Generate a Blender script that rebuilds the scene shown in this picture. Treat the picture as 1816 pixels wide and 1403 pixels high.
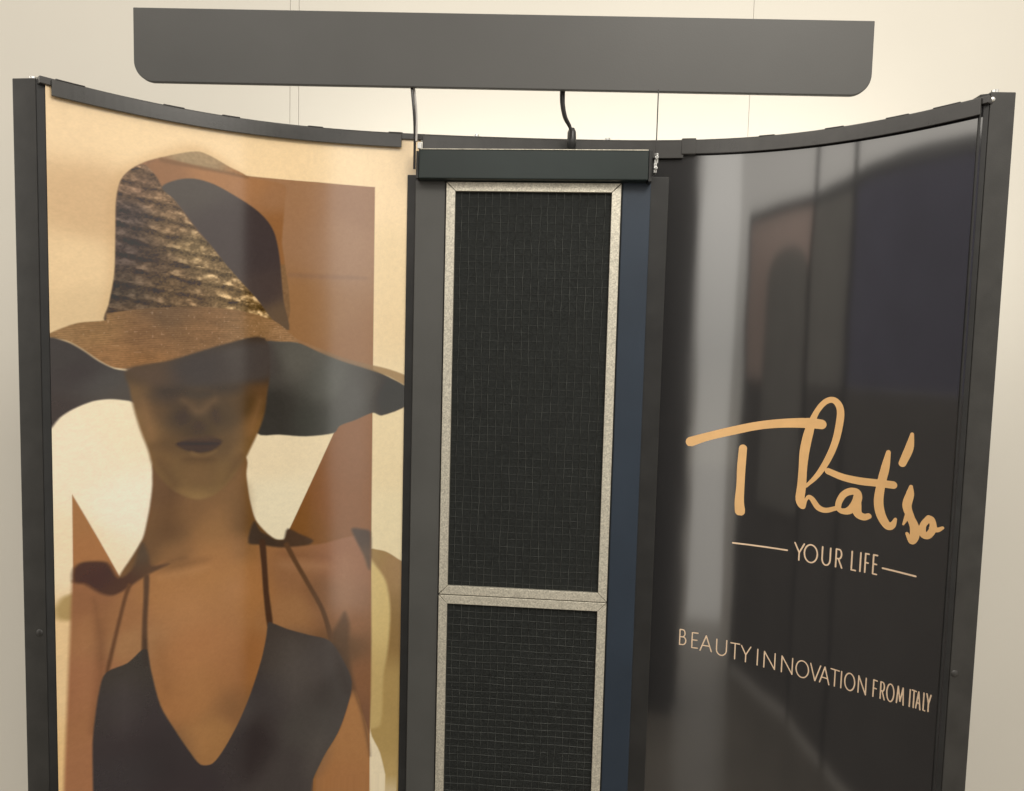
import bpy, math, random
import numpy as np
from math import radians as R
from mathutils import Vector

sc = bpy.context.scene
for o in list(bpy.data.objects):
    bpy.data.objects.remove(o)
C = sc.collection
random.seed(4)

# ------------------------------------------------------------------ camera
cam_d = bpy.data.cameras.new('camera'); cam = bpy.data.objects.new('camera', cam_d); C.objects.link(cam)
cam_d.sensor_width = 36.0
cam_d.lens = 36.0 * (1243.14592) / 1816.0
cam_d.clip_start = 0.05; cam_d.clip_end = 60
yaw, pitch, roll = (-0.07131), (-0.06829), (0.02599)
fwd = Vector((math.sin(yaw)*math.cos(pitch), math.cos(yaw)*math.cos(pitch), math.sin(pitch)))
rgt = Vector((math.cos(yaw), -math.sin(yaw), 0)); up = rgt.cross(fwd)
r2 = rgt*math.cos(roll) + up*math.sin(roll); u2 = -rgt*math.sin(roll) + up*math.cos(roll)
from mathutils import Matrix
M3 = Matrix((r2, u2, -fwd)).transposed()
cam.matrix_world = Matrix.Translation(((0.05627), (-1.17521), (1.59327))) @ M3.to_4x4()
sc.camera = cam

# ------------------------------------------------------------------ world: dim interior, ceiling brighter than floor
w = bpy.data.worlds.new('World'); sc.world = w; w.use_nodes = True
nt = w.node_tree; bg = nt.nodes['Background']
tc = nt.nodes.new('ShaderNodeTexCoord'); sp = nt.nodes.new('ShaderNodeSeparateXYZ'); rp = nt.nodes.new('ShaderNodeValToRGB')
mr = nt.nodes.new('ShaderNodeMapRange'); mr.inputs[1].default_value = -1; mr.inputs[2].default_value = 1
nt.links.new(tc.outputs['Generated'], sp.inputs[0]); nt.links.new(sp.outputs['Z'], mr.inputs[0])
nt.links.new(mr.outputs[0], rp.inputs[0]); nt.links.new(rp.outputs[0], bg.inputs[0])
rp.color_ramp.elements[0].position = .34; rp.color_ramp.elements[0].color = (.80, .70, .55, 1)
rp.color_ramp.elements[1].position = .60; rp.color_ramp.elements[1].color = (1.15, 1.08, .97, 1)
e = rp.color_ramp.elements.new(.50); e.color = (.58, .545, .48, 1)
bg.inputs[1].default_value = 1.22
# the room is brighter on its left side
mx = nt.nodes.new('ShaderNodeMapRange'); mx.inputs[1].default_value = -1; mx.inputs[2].default_value = 1; mx.inputs[3].default_value = 1.50; mx.inputs[4].default_value = .78
ml = nt.nodes.new('ShaderNodeMath'); ml.operation = 'MULTIPLY'; ml.inputs[1].default_value = 1.12
nt.links.new(sp.outputs['X'], mx.inputs[0]); nt.links.new(mx.outputs[0], ml.inputs[0]); nt.links.new(ml.outputs[0], bg.inputs[1])

def area(name, loc, target, sx, sy, power, col):
    l = bpy.data.lights.new(name, 'AREA'); l.shape = 'RECTANGLE'; l.size = sx; l.size_y = sy; l.energy = power; l.color = col
    o = bpy.data.objects.new(name, l); C.objects.link(o); o.location = loc
    d = Vector(target) - Vector(loc); o.rotation_euler = d.to_track_quat('-Z', 'Y').to_euler(); return o
area('ceiling_light_key', (.95, -1.75, 3.2), (-.3, -.1, 1.2), 1.0, .6, 31, (1, .95, .86))
area('ceiling_light_fill', (-1.3, -2.0, 3.3), (0, 0, 1.3), .9, .5, 5, (1, .93, .84))
area('wall_wash', (.14, .09, 1.80), (.14, .35, 1.82), 1.2, .26, 3.9, (1, .97, .88))  # unseen lamp added behind the panels to brighten the wall
area('added_sheen_lamp', (-.23, -3.0, 1.45), (-.1, 0, 1.45), .46, 2.9, 3.3, (1, .97, .90))  # unseen lamp added for the pale sheen band on the glossy panels
area('added_sheen_lamp_narrow', (.20, -3.0, 1.30), (0, 0, 1.30), .20, 3.2, 1.7, (.96, 1, .95))  # second added lamp out of view, gives the poster a narrow sheen

vs = sc.view_settings
vs.view_transform = 'Standard'; vs.look = 'None'; vs.gamma = 1; vs.exposure = 0; vs.use_curve_mapping = False

# ------------------------------------------------------------------ helpers
def s2l(c):
    c = c/255.0
    return c/12.92 if c <= .04045 else ((c+.055)/1.055)**2.4

def mat(name, col, rough=.5, metal=0, spec=.5, ior=1.45, bump=0, bscale=200, var=0, vscale=8, coat=0, stretch=None):
    m = bpy.data.materials.new(name); m.use_nodes = True; n = m.node_tree; b = n.nodes['Principled BSDF']
    b.inputs['Base Color'].default_value = (*col, 1); b.inputs['Roughness'].default_value = rough
    b.inputs['Metallic'].default_value = metal; b.inputs['IOR'].default_value = ior
    b.inputs['Specular IOR Level'].default_value = spec
    b.inputs['Coat Weight'].default_value = coat
    t = n.nodes.new('ShaderNodeTexCoord'); src = t.outputs['Object']
    if stretch:
        mp = n.nodes.new('ShaderNodeMapping'); mp.inputs['Scale'].default_value = stretch; n.links.new(src, mp.inputs[0]); src = mp.outputs[0]
    if bump:
        nz = n.nodes.new('ShaderNodeTexNoise'); nz.inputs['Scale'].default_value = bscale; nz.inputs['Detail'].default_value = 3
        bp = n.nodes.new('ShaderNodeBump'); bp.inputs['Strength'].default_value = bump; bp.inputs['Distance'].default_value = .001
        n.links.new(src, nz.inputs[0]); n.links.new(nz.outputs[0], bp.inputs['Height']); n.links.new(bp.outputs[0], b.inputs['Normal'])
    if var:
        nz = n.nodes.new('ShaderNodeTexNoise'); nz.inputs['Scale'].default_value = vscale; nz.inputs['Detail'].default_value = 5
        r = n.nodes.new('ShaderNodeValToRGB')
        r.color_ramp.elements[0].position = .3; r.color_ramp.elements[1].position = .7
        r.color_ramp.elements[0].color = (*[v*(1-var) for v in col], 1); r.color_ramp.elements[1].color = (*[min(1, v*(1+var)) for v in col], 1)
        n.links.new(src, nz.inputs[0]); n.links.new(nz.outputs[0], r.inputs[0]); n.links.new(r.outputs[0], b.inputs['Base Color'])
    return m

FILM = dict(ior=2.35, spec=.5)
M_wall = mat('painted_wall', (.605, .578, .518), .75, bump=.12, bscale=260, var=.025, vscale=2.2)
M_floor = mat('floor_vinyl', (.24, .215, .18), .22, var=.1, vscale=5)
M_alu = mat('black_painted_aluminium', (.036, .035, .033), .42, bump=.12, bscale=500, var=.18, vscale=30)
M_black = mat('black_plastic', (.022, .022, .022), .35, bump=.05, bscale=300, var=.2, vscale=25)
M_rail = mat('rail_profile', (.027, .025, .023), .26, ior=1.65, bump=.04, bscale=260, var=.2, vscale=40)
M_board = mat('grey_powder_coat', (.071, .070, .067), .50, bump=.10, bscale=420, var=.05, vscale=7)
M_column = mat('grey_column_paint', (.080, .080, .076), .40, bump=.10, bscale=420, var=.10, vscale=9)
M_header = mat('header_paint', (.014, .023, .022), .34, bump=.06, bscale=300, var=.12, vscale=12)
M_galv = mat('brushed_frame_metal', (.62, .585, .49), .38, metal=.45, bump=.5, bscale=700, var=.28, vscale=420)
M_strip = mat('column_paint_blue_reflection', (.022, .034, .053), .40, bump=.10, bscale=420, var=.10, vscale=9)  # the blue is a reflection put into the strip's colour
M_fabric = mat('filter_cloth', (.012, .014, .013), .85, bump=.9, bscale=520, var=.5, vscale=260, stretch=(1, 1, 2.2))
M_wire = mat('filter_wire', (.080, .085, .080), .5, metal=.3, var=.6, vscale=60)
M_chrome = mat('zinc_steel', (.7, .7, .68), .22, metal=1, bump=.1, bscale=400)
M_cable = mat('black_rubber', (.03, .028, .028), .25, var=.1, vscale=30)
M_cable2 = mat('grey_strap', (.42, .40, .38), .5, var=.1, vscale=50)
M_white = mat('white_reflection', (.8, .8, .78), .35, bump=.05)
M_tan = mat('tan_ink', (.80, .49, .22), .35, bump=.05, bscale=300, var=.05, vscale=40)
M_ink = mat('pale_tan_ink', (.82, .62, .44), .35, bump=.05, bscale=300, var=.05, vscale=60)

def film_normal(m, strength=.035, scale=3.0):
    n = m.node_tree; b = n.nodes['Principled BSDF']
    t = n.nodes.new('ShaderNodeTexCoord'); mp = n.nodes.new('ShaderNodeMapping'); mp.inputs['Scale'].default_value = (1, 1, .35)
    nz = n.nodes.new('ShaderNodeTexNoise'); nz.inputs['Scale'].default_value = scale; nz.inputs['Detail'].default_value = 2
    bp = n.nodes.new('ShaderNodeBump'); bp.inputs['Strength'].default_value = strength; bp.inputs['Distance'].default_value = .02
    n.links.new(t.outputs['Object'], mp.inputs[0]); n.links.new(mp.outputs[0], nz.inputs[0]); n.links.new(nz.outputs[0], bp.inputs['Height']); n.links.new(bp.outputs[0], b.inputs['Normal'])
M_dark = mat('dark_printed_film', (.027, .0265, .028), .085, **FILM); film_normal(M_dark, .05, 6)
M_print = bpy.data.materials.new('photo_printed_film'); M_print.use_nodes = True
_b = M_print.node_tree.nodes['Principled BSDF']; _a = M_print.node_tree.nodes.new('ShaderNodeAttribute'); _a.attribute_name = 'print'
M_print.node_tree.links.new(_a.outputs['Color'], _b.inputs['Base Color'])
_b.inputs['Roughness'].default_value = .10; _b.inputs['IOR'].default_value = 1.70; film_normal(M_print, .05, 5)

def obj(name, verts, faces, m, parent=None, smooth=False):
    me = bpy.data.meshes.new(name); me.from_pydata([tuple(v) for v in verts], [], faces); me.materials.append(m); me.update()
    if smooth:
        me.polygons.foreach_set('use_smooth', [True]*len(me.polygons))
    o = bpy.data.objects.new(name, me); C.objects.link(o)
    if parent: o.parent = parent
    return o
def bevel(o, wd, seg=2):
    b = o.modifiers.new('bevel', 'BEVEL'); b.width = wd; b.segments = seg; b.limit_method = 'ANGLE'; b.harden_normals = False
    return o
class MB:
    def __init__(s): s.v = []; s.f = []
    def add(s, v, f):
        k = len(s.v); s.v += [tuple(p) for p in v]; s.f += [tuple(i+k for i in q) for q in f]; return s
    def box(s, x0, x1, y0, y1, z0, z1):
        return s.add([(x0,y0,z0),(x1,y0,z0),(x1,y1,z0),(x0,y1,z0),(x0,y0,z1),(x1,y0,z1),(x1,y1,z1),(x0,y1,z1)],
                     [(0,3,2,1),(4,5,6,7),(0,1,5,4),(1,2,6,5),(2,3,7,6),(3,0,4,7)])
    def prism_y(s, poly, y0, y1):          # poly in (x,z), counter-clockwise seen from -y
        n = len(poly)
        v = [(x,y0,z) for x,z in poly] + [(x,y1,z) for x,z in poly]
        return s.add(v, [tuple(range(n)), tuple(range(2*n-1, n-1, -1))] + [(i, i+n, (i+1)%n+n, (i+1)%n) for i in range(n)])
    def prism_z(s, poly, z0, z1):          # poly in (x,y), counter-clockwise from above
        n = len(poly)
        v = [(x,y,z0) for x,y in poly] + [(x,y,z1) for x,y in poly]
        return s.add(v, [tuple(range(n-1,-1,-1)), tuple(range(n, 2*n))] + [(i, (i+1)%n, (i+1)%n+n, i+n) for i in range(n)])
    def tube(s, pts, r, n=10, flat=1.0, twist=0):
        pts = [Vector(p) for p in pts]; rings = []
        for i, p in enumerate(pts):
            d = (pts[min(i+1, len(pts)-1)] - pts[max(i-1, 0)]).normalized()
            a = d.cross(Vector((0,1,0))).normalized(); b = d.cross(a); rr = r[i] if isinstance(r, list) else r
            tw = twist*i/len(pts)
            rings.append([p + (a*math.cos(tw)+b*math.sin(tw))*rr*math.cos(t) + (b*math.cos(tw)-a*math.sin(tw))*rr*flat*math.sin(t) for t in [2*math.pi*k/n for k in range(n)]])
        v = [q for ring in rings for q in ring]; f = []
        for i in range(len(pts)-1):
            for k in range(n): f.append((i*n+k, i*n+(k+1)%n, (i+1)*n+(k+1)%n, (i+1)*n+k))
        f.append(tuple(range(n))[::-1]); f.append(tuple((len(pts)-1)*n+k for k in range(n)))
        return s.add(v, f)
    def cyl_y(s, x, y0, y1, z, r, n=20, dome=0):
        v = []
        prof = [(r, y1), (r, y0+dome), (r*.7, y0+dome*.3), (r*.15, y0)] if dome else [(r, y1), (r, y0)]
        for rr, y in prof: v += [(x+rr*math.cos(2*math.pi*k/n), y, z+rr*math.sin(2*math.pi*k/n)) for k in range(n)]
        f = [(i*n+k, i*n+(k+1)%n, (i+1)*n+(k+1)%n, (i+1)*n+k) for i in range(len(prof)-1) for k in range(n)]
        f.append(tuple((len(prof)-1)*n+k for k in range(n))); return s.add(v, f)
    def cyl_z(s, x, y, z0, z1, r, n=18):
        v = [(x+r*math.cos(2*math.pi*k/n), y+r*math.sin(2*math.pi*k/n), z) for z in (z0, z1) for k in range(n)]
        return s.add(v, [(k, (k+1)%n, (k+1)%n+n, k+n) for k in range(n)] + [tuple(range(n-1,-1,-1)), tuple(range(n, 2*n))])
    def build(s, name, m, parent=None, smooth=False): return obj(name, s.v, s.f, m, parent, smooth)
def empty(name, loc=(0,0,0)):
    o = bpy.data.objects.new(name, None); C.objects.link(o); o.location = loc; return o
def spline(P, n=10):
    out = []
    P = [Vector(p) for p in P]
    for i in range(len(P)-1):
        p0, p1, p2, p3 = P[max(i-1,0)], P[i], P[i+1], P[min(i+2,len(P)-1)]
        for k in range(n):
            t = k/n
            out.append(.5*((2*p1)+(-p0+p2)*t+(2*p0-5*p1+4*p2-p3)*t*t+(-p0+3*p1-3*p2+p3)*t**3))
    out.append(P[-1]); return out

# plan curve of the booth's back, concave towards the room
def cy(x): return -((-0.08180)*x + (0.13684)*x*x + (0.19472)*x**3 + (1.20252)*x**4)
def cs(x): return -((-0.08180) + 2*(0.13684)*x + 3*(0.19472)*x*x + 4*(1.20252)*x**3)
def off(x, d):           # point on the curve, pushed d metres towards the room
    s = cs(x); n = math.hypot(s, 1); return (x + s/n*d, cy(x) - d/n)
def sweep(x0, x1, z0, z1, d0, d1, n=40):     # solid bar following the curve; d = distances to the room side (front d0 > back d1)
    v = []
    for i in range(n+1):
        x = x0 + (x1-x0)*i/n; a = off(x, d0); b = off(x, d1)
        v += [(*a, z0), (*a, z1), (*b, z1), (*b, z0)]
    f = []
    for i in range(n):
        for k in range(4): f.append((i*4+k, i*4+(k+1)%4, i*4+4+(k+1)%4, i*4+4+k))
    f += [(3,2,1,0), (n*4, n*4+1, n*4+2, n*4+3)]
    f = [q[::-1] for q in f]
    return v, f

XL, XR = -.6438, .5956

# ------------------------------------------------------------------ setting
m = MB()
for a, b in ((-3.2, -.5542), (-.5532, -.5348), (-.5338, .4252), (.4260, 3.2)): m.box(a, b, .35, .40, 0, 3.1)
m.box(-3.2, 3.2, .353, .42, 0, 3.1)
wall = m.build('wall', M_wall); wall['kind'] = 'structure'
floor = MB().box(-8, 8, -9, .353, -.05, 0).build('floor', M_floor); floor['kind'] = 'structure'

# made-up screen out of view, added to fill the reflection in the lettered panel
M_pink = mat('rose_fabric', (.80, .62, .56), .9, bump=.3, bscale=300, var=.05, vscale=6)
M_shade = mat('brown_fabric', (.13, .12, .11), .9, bump=.3, bscale=300, var=.1, vscale=6)
M_slate = mat('slate_fabric', (.13, .13, .20), .9, bump=.3, bscale=300, var=.1, vscale=6)
M_grey = mat('grey_fabric', (.30, .29, .27), .9, bump=.3, bscale=300, var=.1, vscale=6)
screen = empty('added_reflection_screen', (-.8, -1.4, 0)); screen['label'] = 'unseen made-up screen with rose and slate cloth, added for the lettered panel to mirror'; screen['category'] = 'added reflection screen'
def SC(o): o.parent = screen; o.matrix_parent_inverse = Matrix.Translation((.8, 1.4, 0)); return o
nodes = [(-.42, -2.34), (-.84, -1.66), (-.86, -1.18), (-.765, -.40)]
def leaf(a, b, z0, z1, t, name, m):
    a = Vector(a); b = Vector(b); n = Vector((-(b-a).y, (b-a).x)).normalized()*t/2
    SC(MB().prism_z([tuple(a-n), tuple(b-n), tuple(b+n), tuple(a+n)], z0, z1).build(name, m))
for i, (a, b, mm_) in enumerate(zip(nodes[:-1], nodes[1:], (M_pink, M_grey, M_slate))):
    A_ = Vector(a); B_ = Vector(b); e_ = (B_-A_).normalized()*.022
    leaf(A_+e_, B_-e_, 1.48, 2.22, .012, 'screen_cloth', mm_)
    leaf(A_+e_, B_-e_, .03, 1.478, .014, 'screen_cloth', M_shade)
    leaf(A_+e_, B_-e_, 2.22, 2.27, .03, 'screen_rail', M_black)
for i, q in enumerate(nodes):
    SC(MB().cyl_z(q[0], q[1], 0, 2.27 if i in (0, 3) else 2.60, .019).build('screen_post', M_black, smooth=False))

# made-up black block behind the camera, added to darken a band of the reflection
case = MB().box(.14, .56, -2.25, -1.85, .03, 2.60).build('reflection_blocker', M_black); bevel(case, .02, 3)
case['label'] = 'tall black block added out of view to darken a reflection in the film'; case['category'] = 'reflection blocker'
for zz_ in (.25, 1.3, 2.4):
    sub_ = bevel(MB().box(.135, .565, -2.255, -1.845, zz_-.02, zz_+.02).build('blocker_band', M_alu), .003); sub_.parent = case

# made-up dark shape on the rose leaf, added to darken its reflection
a_ = Vector((-.42, -2.34)); b_ = Vector((-.84, -1.66)); dr_ = (b_-a_).normalized()
prof = [(.30, .9), (.78, .9), (.78, 1.93)] + [(.78-.48*(1-math.cos(R(t_)))/2, 1.93+.13*math.sin(R(t_))) for t_ in range(15, 180, 15)] + [(.30, 1.93)]
bag = MB().prism_y(prof, -.045, -.005).build('added_dark_shape', M_grey); bevel(bag, .012, 3)
bag.location = (a_.x, a_.y, 0); bag.rotation_euler = (0, 0, math.atan2(dr_.y, dr_.x))
bag['label'] = 'dark grey rounded shape added unseen on the rose leaf to darken its reflection'; bag['category'] = 'reflection shape'

# ------------------------------------------------------------------ booth
booth = empty('tanning_booth', (0, -.03, 0))
booth['label'] = 'dark curved tanning booth with hat poster, filter column and lettered black panel'
booth['category'] = 'tanning booth'
def P(o):
    o.parent = booth; o.matrix_parent_inverse = booth.matrix_world.inverted() if False else Matrix.Translation((0, .03, 0)); return o

# printed panel: colour field of the printed photograph, in panel millimetres
LEFT_PRINT = [
    ('ground', 0, 1.5, 1.0, [(-658.3, 1955.3), (-176.1, 2060.2), (82.4, 0.0), (-741.7, 0.0)], [(-635.6, 1893.3, 240, 210, 165), (-608.3, 1780.4, 214, 178, 132), (-564.6, 1894.6, 242, 212, 166), (-457.8, 1892.7, 242, 212, 166), (-236.1, 1878.2, 240, 212, 168), (-629.3, 1683.3, 238, 206, 158), (-607.1, 1639.0, 226, 196, 150), (-627.3, 1431.9, 250, 234, 206), (-579.2, 1341.5, 250, 240, 218), (-578.4, 1459.5, 248, 232, 200), (-637.2, 1305.7, 248, 228, 192), (-412.2, 1415.6, 240, 222, 186), (-403.9, 1322.5, 240, 228, 196), (-233.7, 1696.0, 232, 206, 160), (-229.8, 1414.9, 232, 212, 168), (-228.0, 1280.4, 232, 216, 174), (-638.7, 1151.8, 244, 208, 155), (-638.5, 943.4, 244, 202, 140), (-231.6, 843.9, 240, 224, 190), (-250.8, 865.0, 240, 224, 190)]),
    ('hat_halo', 1, 16, 0.45, [(-599.6, 1623.6), (-594.3, 1672.3), (-593.2, 1799.7), (-580.9, 1834.4), (-548.0, 1866.7), (-505.4, 1885.9), (-457.8, 1858.5), (-443.3, 1834.5), (-537.4, 1678.3), (-577.4, 1592.3)], [(-591.6, 1752.5, 200, 160, 110)]),
    ('left_shoulder_out', 1, 7, 1.0, [(-644.5, 1207.5), (-638.9, 1223.7), (-631.4, 1227.3), (-620.1, 1226.4), (-620.5, 1189.1), (-639.2, 1192.9)], [(-640.7, 1213.9, 196, 168, 112), (-631.6, 1210.1, 176, 144, 88)]),
    ('arm_out', 1, 2, 1.0, [(-259.9, 1246.7), (-246.1, 1246.6), (-231.2, 1242.6), (-211.5, 1229.9), (-189.6, 1212.4), (-181.8, 719.2), (-206.7, 771.5), (-221.8, 820.1), (-237.9, 889.8), (-254.3, 929.7)], [(-250.6, 1236.9, 160, 128, 76), (-217.9, 1222.1, 160, 124, 78), (-210.9, 1124.0, 146, 114, 66), (-214.4, 974.7, 176, 146, 88), (-248.0, 945.6, 180, 150, 90), (-212.2, 822.9, 190, 160, 100)]),
    ('arm_light', 1, 6, 1.0, [(-259.7, 1232.1), (-251.3, 1222.3), (-232.4, 1192.9), (-224.3, 1143.8), (-227.1, 1074.7), (-234.0, 1025.2), (-237.6, 940.2), (-256.3, 935.8)], [(-249.8, 1173.5, 214, 188, 122), (-242.7, 975.5, 200, 172, 110)]),
    ('overlay_right', 0, 1.2, 1.0, [(-544.6, 1860.1), (-518.1, 1856.7), (-485.6, 1854.2), (-444.7, 1849.9), (-348.7, 1850.3), (-258.0, 1848.2), (-257.7, 1602.6), (-257.1, 1319.0), (-255.0, 821.5), (-254.4, 0.0), (-389.9, 0.0), (-391.5, 1269.2), (-318.4, 1444.5), (-308.9, 1459.6), (-346.9, 1563.3), (-380.5, 1599.1), (-536.9, 1761.9)], [(-381.4, 1832.4, 160, 120, 89), (-279.9, 1830.7, 152, 113, 85), (-314.0, 1747.4, 160, 122, 93), (-347.4, 1636.7, 156, 115, 79), (-277.2, 1583.5, 152, 109, 74), (-284.4, 1414.4, 144, 97, 64), (-310.3, 1319.5, 144, 95, 60), (-362.3, 1282.8, 139, 95, 58), (-279.3, 906.8, 167, 109, 60)]),
    ('wall_line', 1, 5, 0.55, [(-387.4, 1703.6), (-347.8, 1704.0), (-269.7, 1702.9), (-269.6, 1698.3), (-347.7, 1696.7), (-387.4, 1697.3)], [(-313.6, 1702.0, 140, 108, 86)]),
    ('overlay_left', 0, 1, 1.0, [(-628.8, 1370.3), (-589.0, 1238.2), (-562.2, 1231.0), (-562.7, 1164.4), (-564.7, 0.0), (-633.2, 0.0)], [(-623.7, 1334.3, 172, 118, 72), (-610.2, 1281.3, 176, 118, 72), (-624.9, 1203.3, 168, 108, 72), (-621.6, 1059.4, 170, 112, 74), (-622.7, 940.5, 176, 118, 78)]),
    ('crown_out', 1, 2, 1.0, [(-599.2, 1614.0), (-596.0, 1639.2), (-590.7, 1683.1), (-589.3, 1733.0), (-588.9, 1779.3), (-587.2, 1801.1), (-583.0, 1820.4), (-574.1, 1836.1), (-559.4, 1851.0), (-541.7, 1861.6), (-520.6, 1872.0), (-503.4, 1877.1), (-488.3, 1872.3), (-467.0, 1860.5), (-444.7, 1849.0), (-420.7, 1810.9), (-397.1, 1742.3), (-388.7, 1617.0), (-458.0, 1587.7), (-572.1, 1592.5)], [(-518.1, 1868.3, 164, 140, 104), (-492.3, 1864.8, 164, 138, 102), (-575.7, 1827.7, 120, 94, 74), (-548.2, 1842.2, 150, 106, 74), (-457.8, 1841.3, 166, 118, 76), (-536.9, 1761.9, 100, 80, 66)]),
    ('crown_orange', 1, 3, 1.0, [(-558.3, 1839.9), (-545.2, 1857.5), (-518.1, 1856.7), (-485.6, 1852.5), (-444.7, 1848.2), (-394.3, 1841.7), (-393.4, 1813.6), (-397.2, 1751.2), (-397.0, 1715.5), (-450.6, 1790.3), (-505.5, 1833.9), (-542.5, 1814.7)], [(-542.4, 1843.4, 150, 106, 72), (-485.7, 1845.7, 168, 118, 76), (-435.8, 1835.4, 168, 120, 82), (-409.1, 1820.9, 158, 116, 84), (-405.1, 1777.2, 150, 104, 68)]),
    ('crown_line', 1, 4, 0.6, [(-545.2, 1859.2), (-518.1, 1857.5), (-471.9, 1853.8), (-443.3, 1849.2), (-443.3, 1845.8), (-471.9, 1848.7), (-518.2, 1851.7), (-545.2, 1853.4)], [(-505.5, 1854.9, 120, 88, 60)]),
    ('straw_dark', 1, 2, 1.0, [(-599.2, 1614.0), (-596.0, 1639.2), (-590.7, 1683.1), (-589.3, 1733.0), (-588.4, 1779.4), (-586.7, 1801.2), (-583.0, 1820.4), (-574.1, 1836.1), (-562.2, 1845.5), (-551.1, 1833.4), (-542.5, 1814.7), (-532.5, 1802.5), (-505.8, 1757.9), (-488.6, 1736.8), (-450.6, 1683.6), (-409.5, 1625.2), (-458.0, 1596.6), (-572.1, 1592.5)], [(-578.3, 1827.1, 128, 100, 74), (-565.1, 1814.1, 120, 92, 74), (-576.1, 1771.5, 78, 66, 64), (-579.2, 1714.5, 74, 62, 60), (-584.8, 1657.2, 80, 68, 58), (-548.4, 1801.2, 128, 100, 72), (-536.9, 1761.9, 124, 98, 70), (-512.3, 1731.6, 138, 114, 78), (-486.0, 1700.0, 142, 116, 80), (-531.3, 1678.9, 112, 88, 62), (-554.7, 1701.4, 96, 76, 60), (-457.9, 1658.5, 138, 110, 72), (-512.7, 1637.7, 124, 96, 66), (-577.2, 1625.2, 104, 82, 62)]),
    ('black_crown', 1, 2.5, 1.0, [(-544.3, 1816.8), (-528.1, 1830.7), (-508.7, 1835.9), (-485.7, 1831.2), (-459.2, 1816.9), (-433.6, 1800.0), (-416.0, 1781.5), (-406.7, 1762.0), (-400.3, 1727.8), (-394.5, 1659.2), (-386.2, 1612.5), (-409.5, 1627.0), (-427.4, 1654.0), (-450.6, 1683.6), (-472.8, 1712.5), (-488.6, 1736.8), (-503.9, 1758.1), (-521.0, 1785.2), (-532.5, 1802.5)], [(-512.0, 1824.4, 84, 78, 74), (-472.0, 1770.5, 76, 68, 68), (-435.8, 1730.5, 78, 70, 70), (-420.5, 1669.5, 84, 74, 72), (-400.8, 1634.6, 110, 92, 76)]),
    ('brim_top', 1, 2, 1.0, [(-644.3, 1595.6), (-622.5, 1611.7), (-599.1, 1617.2), (-597.1, 1627.0), (-542.9, 1640.0), (-467.3, 1642.1), (-409.5, 1627.0), (-378.8, 1600.9), (-372.2, 1592.0), (-424.2, 1590.5), (-467.4, 1582.1), (-507.1, 1569.8), (-538.6, 1555.5), (-569.7, 1547.7), (-591.7, 1549.3), (-605.0, 1559.8), (-619.3, 1576.3), (-631.1, 1587.0), (-644.4, 1591.0)], [(-634.4, 1597.7, 146, 112, 74), (-607.5, 1599.1, 146, 110, 70), (-593.1, 1567.3, 152, 110, 70), (-561.1, 1592.9, 132, 96, 64), (-506.4, 1603.6, 136, 100, 66), (-537.6, 1627.7, 112, 86, 62), (-443.2, 1606.0, 142, 108, 74), (-388.6, 1598.8, 158, 122, 88), (-566.9, 1555.2, 148, 104, 62)]),
    ('brim_right', 1, 2.5, 1.0, [(-424.2, 1589.6), (-396.7, 1593.1), (-373.9, 1592.0), (-346.2, 1581.7), (-306.3, 1565.1), (-261.6, 1552.2), (-229.7, 1537.9), (-201.9, 1520.6), (-201.5, 1493.2), (-242.6, 1474.5), (-257.2, 1479.0), (-285.0, 1466.4), (-308.9, 1456.8), (-318.4, 1444.5), (-361.4, 1439.0), (-400.2, 1442.2), (-431.8, 1445.5), (-443.2, 1507.4)], [(-412.3, 1489.1, 71, 69, 66), (-412.5, 1552.8, 84, 80, 77), (-380.3, 1562.6, 103, 101, 95), (-329.5, 1526.6, 95, 95, 90), (-346.3, 1461.3, 79, 79, 75), (-285.4, 1508.7, 84, 82, 79), (-263.1, 1518.4, 77, 73, 69), (-240.3, 1509.5, 47, 42, 40), (-217.4, 1509.9, 42, 36, 34), (-420.1, 1448.0, 73, 71, 68)]),
    ('brim_edge', 1, 2.5, 0.85, [(-380.5, 1599.1), (-347.0, 1586.3), (-306.3, 1569.8), (-261.7, 1558.7), (-231.7, 1551.9), (-202.2, 1540.4), (-202.0, 1525.3), (-231.5, 1539.7), (-263.4, 1550.3), (-306.3, 1563.3), (-347.0, 1579.9)], [(-363.9, 1588.6, 158, 122, 90), (-312.4, 1567.8, 140, 112, 84), (-222.4, 1538.0, 150, 118, 76)]),
    ('brim_left', 1, 2.5, 1.0, [(-645.2, 1589.5), (-631.1, 1585.4), (-619.3, 1574.8), (-605.0, 1558.2), (-591.7, 1547.7), (-576.7, 1541.1), (-570.0, 1496.7), (-579.2, 1500.4), (-596.1, 1503.6), (-611.2, 1501.1), (-627.2, 1490.9), (-637.2, 1479.9), (-646.5, 1462.8)], [(-639.0, 1558.8, 70, 66, 66), (-621.8, 1543.0, 66, 60, 62), (-598.4, 1526.6, 80, 78, 78), (-585.9, 1509.8, 84, 78, 74), (-639.6, 1488.7, 68, 60, 60)]),
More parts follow.
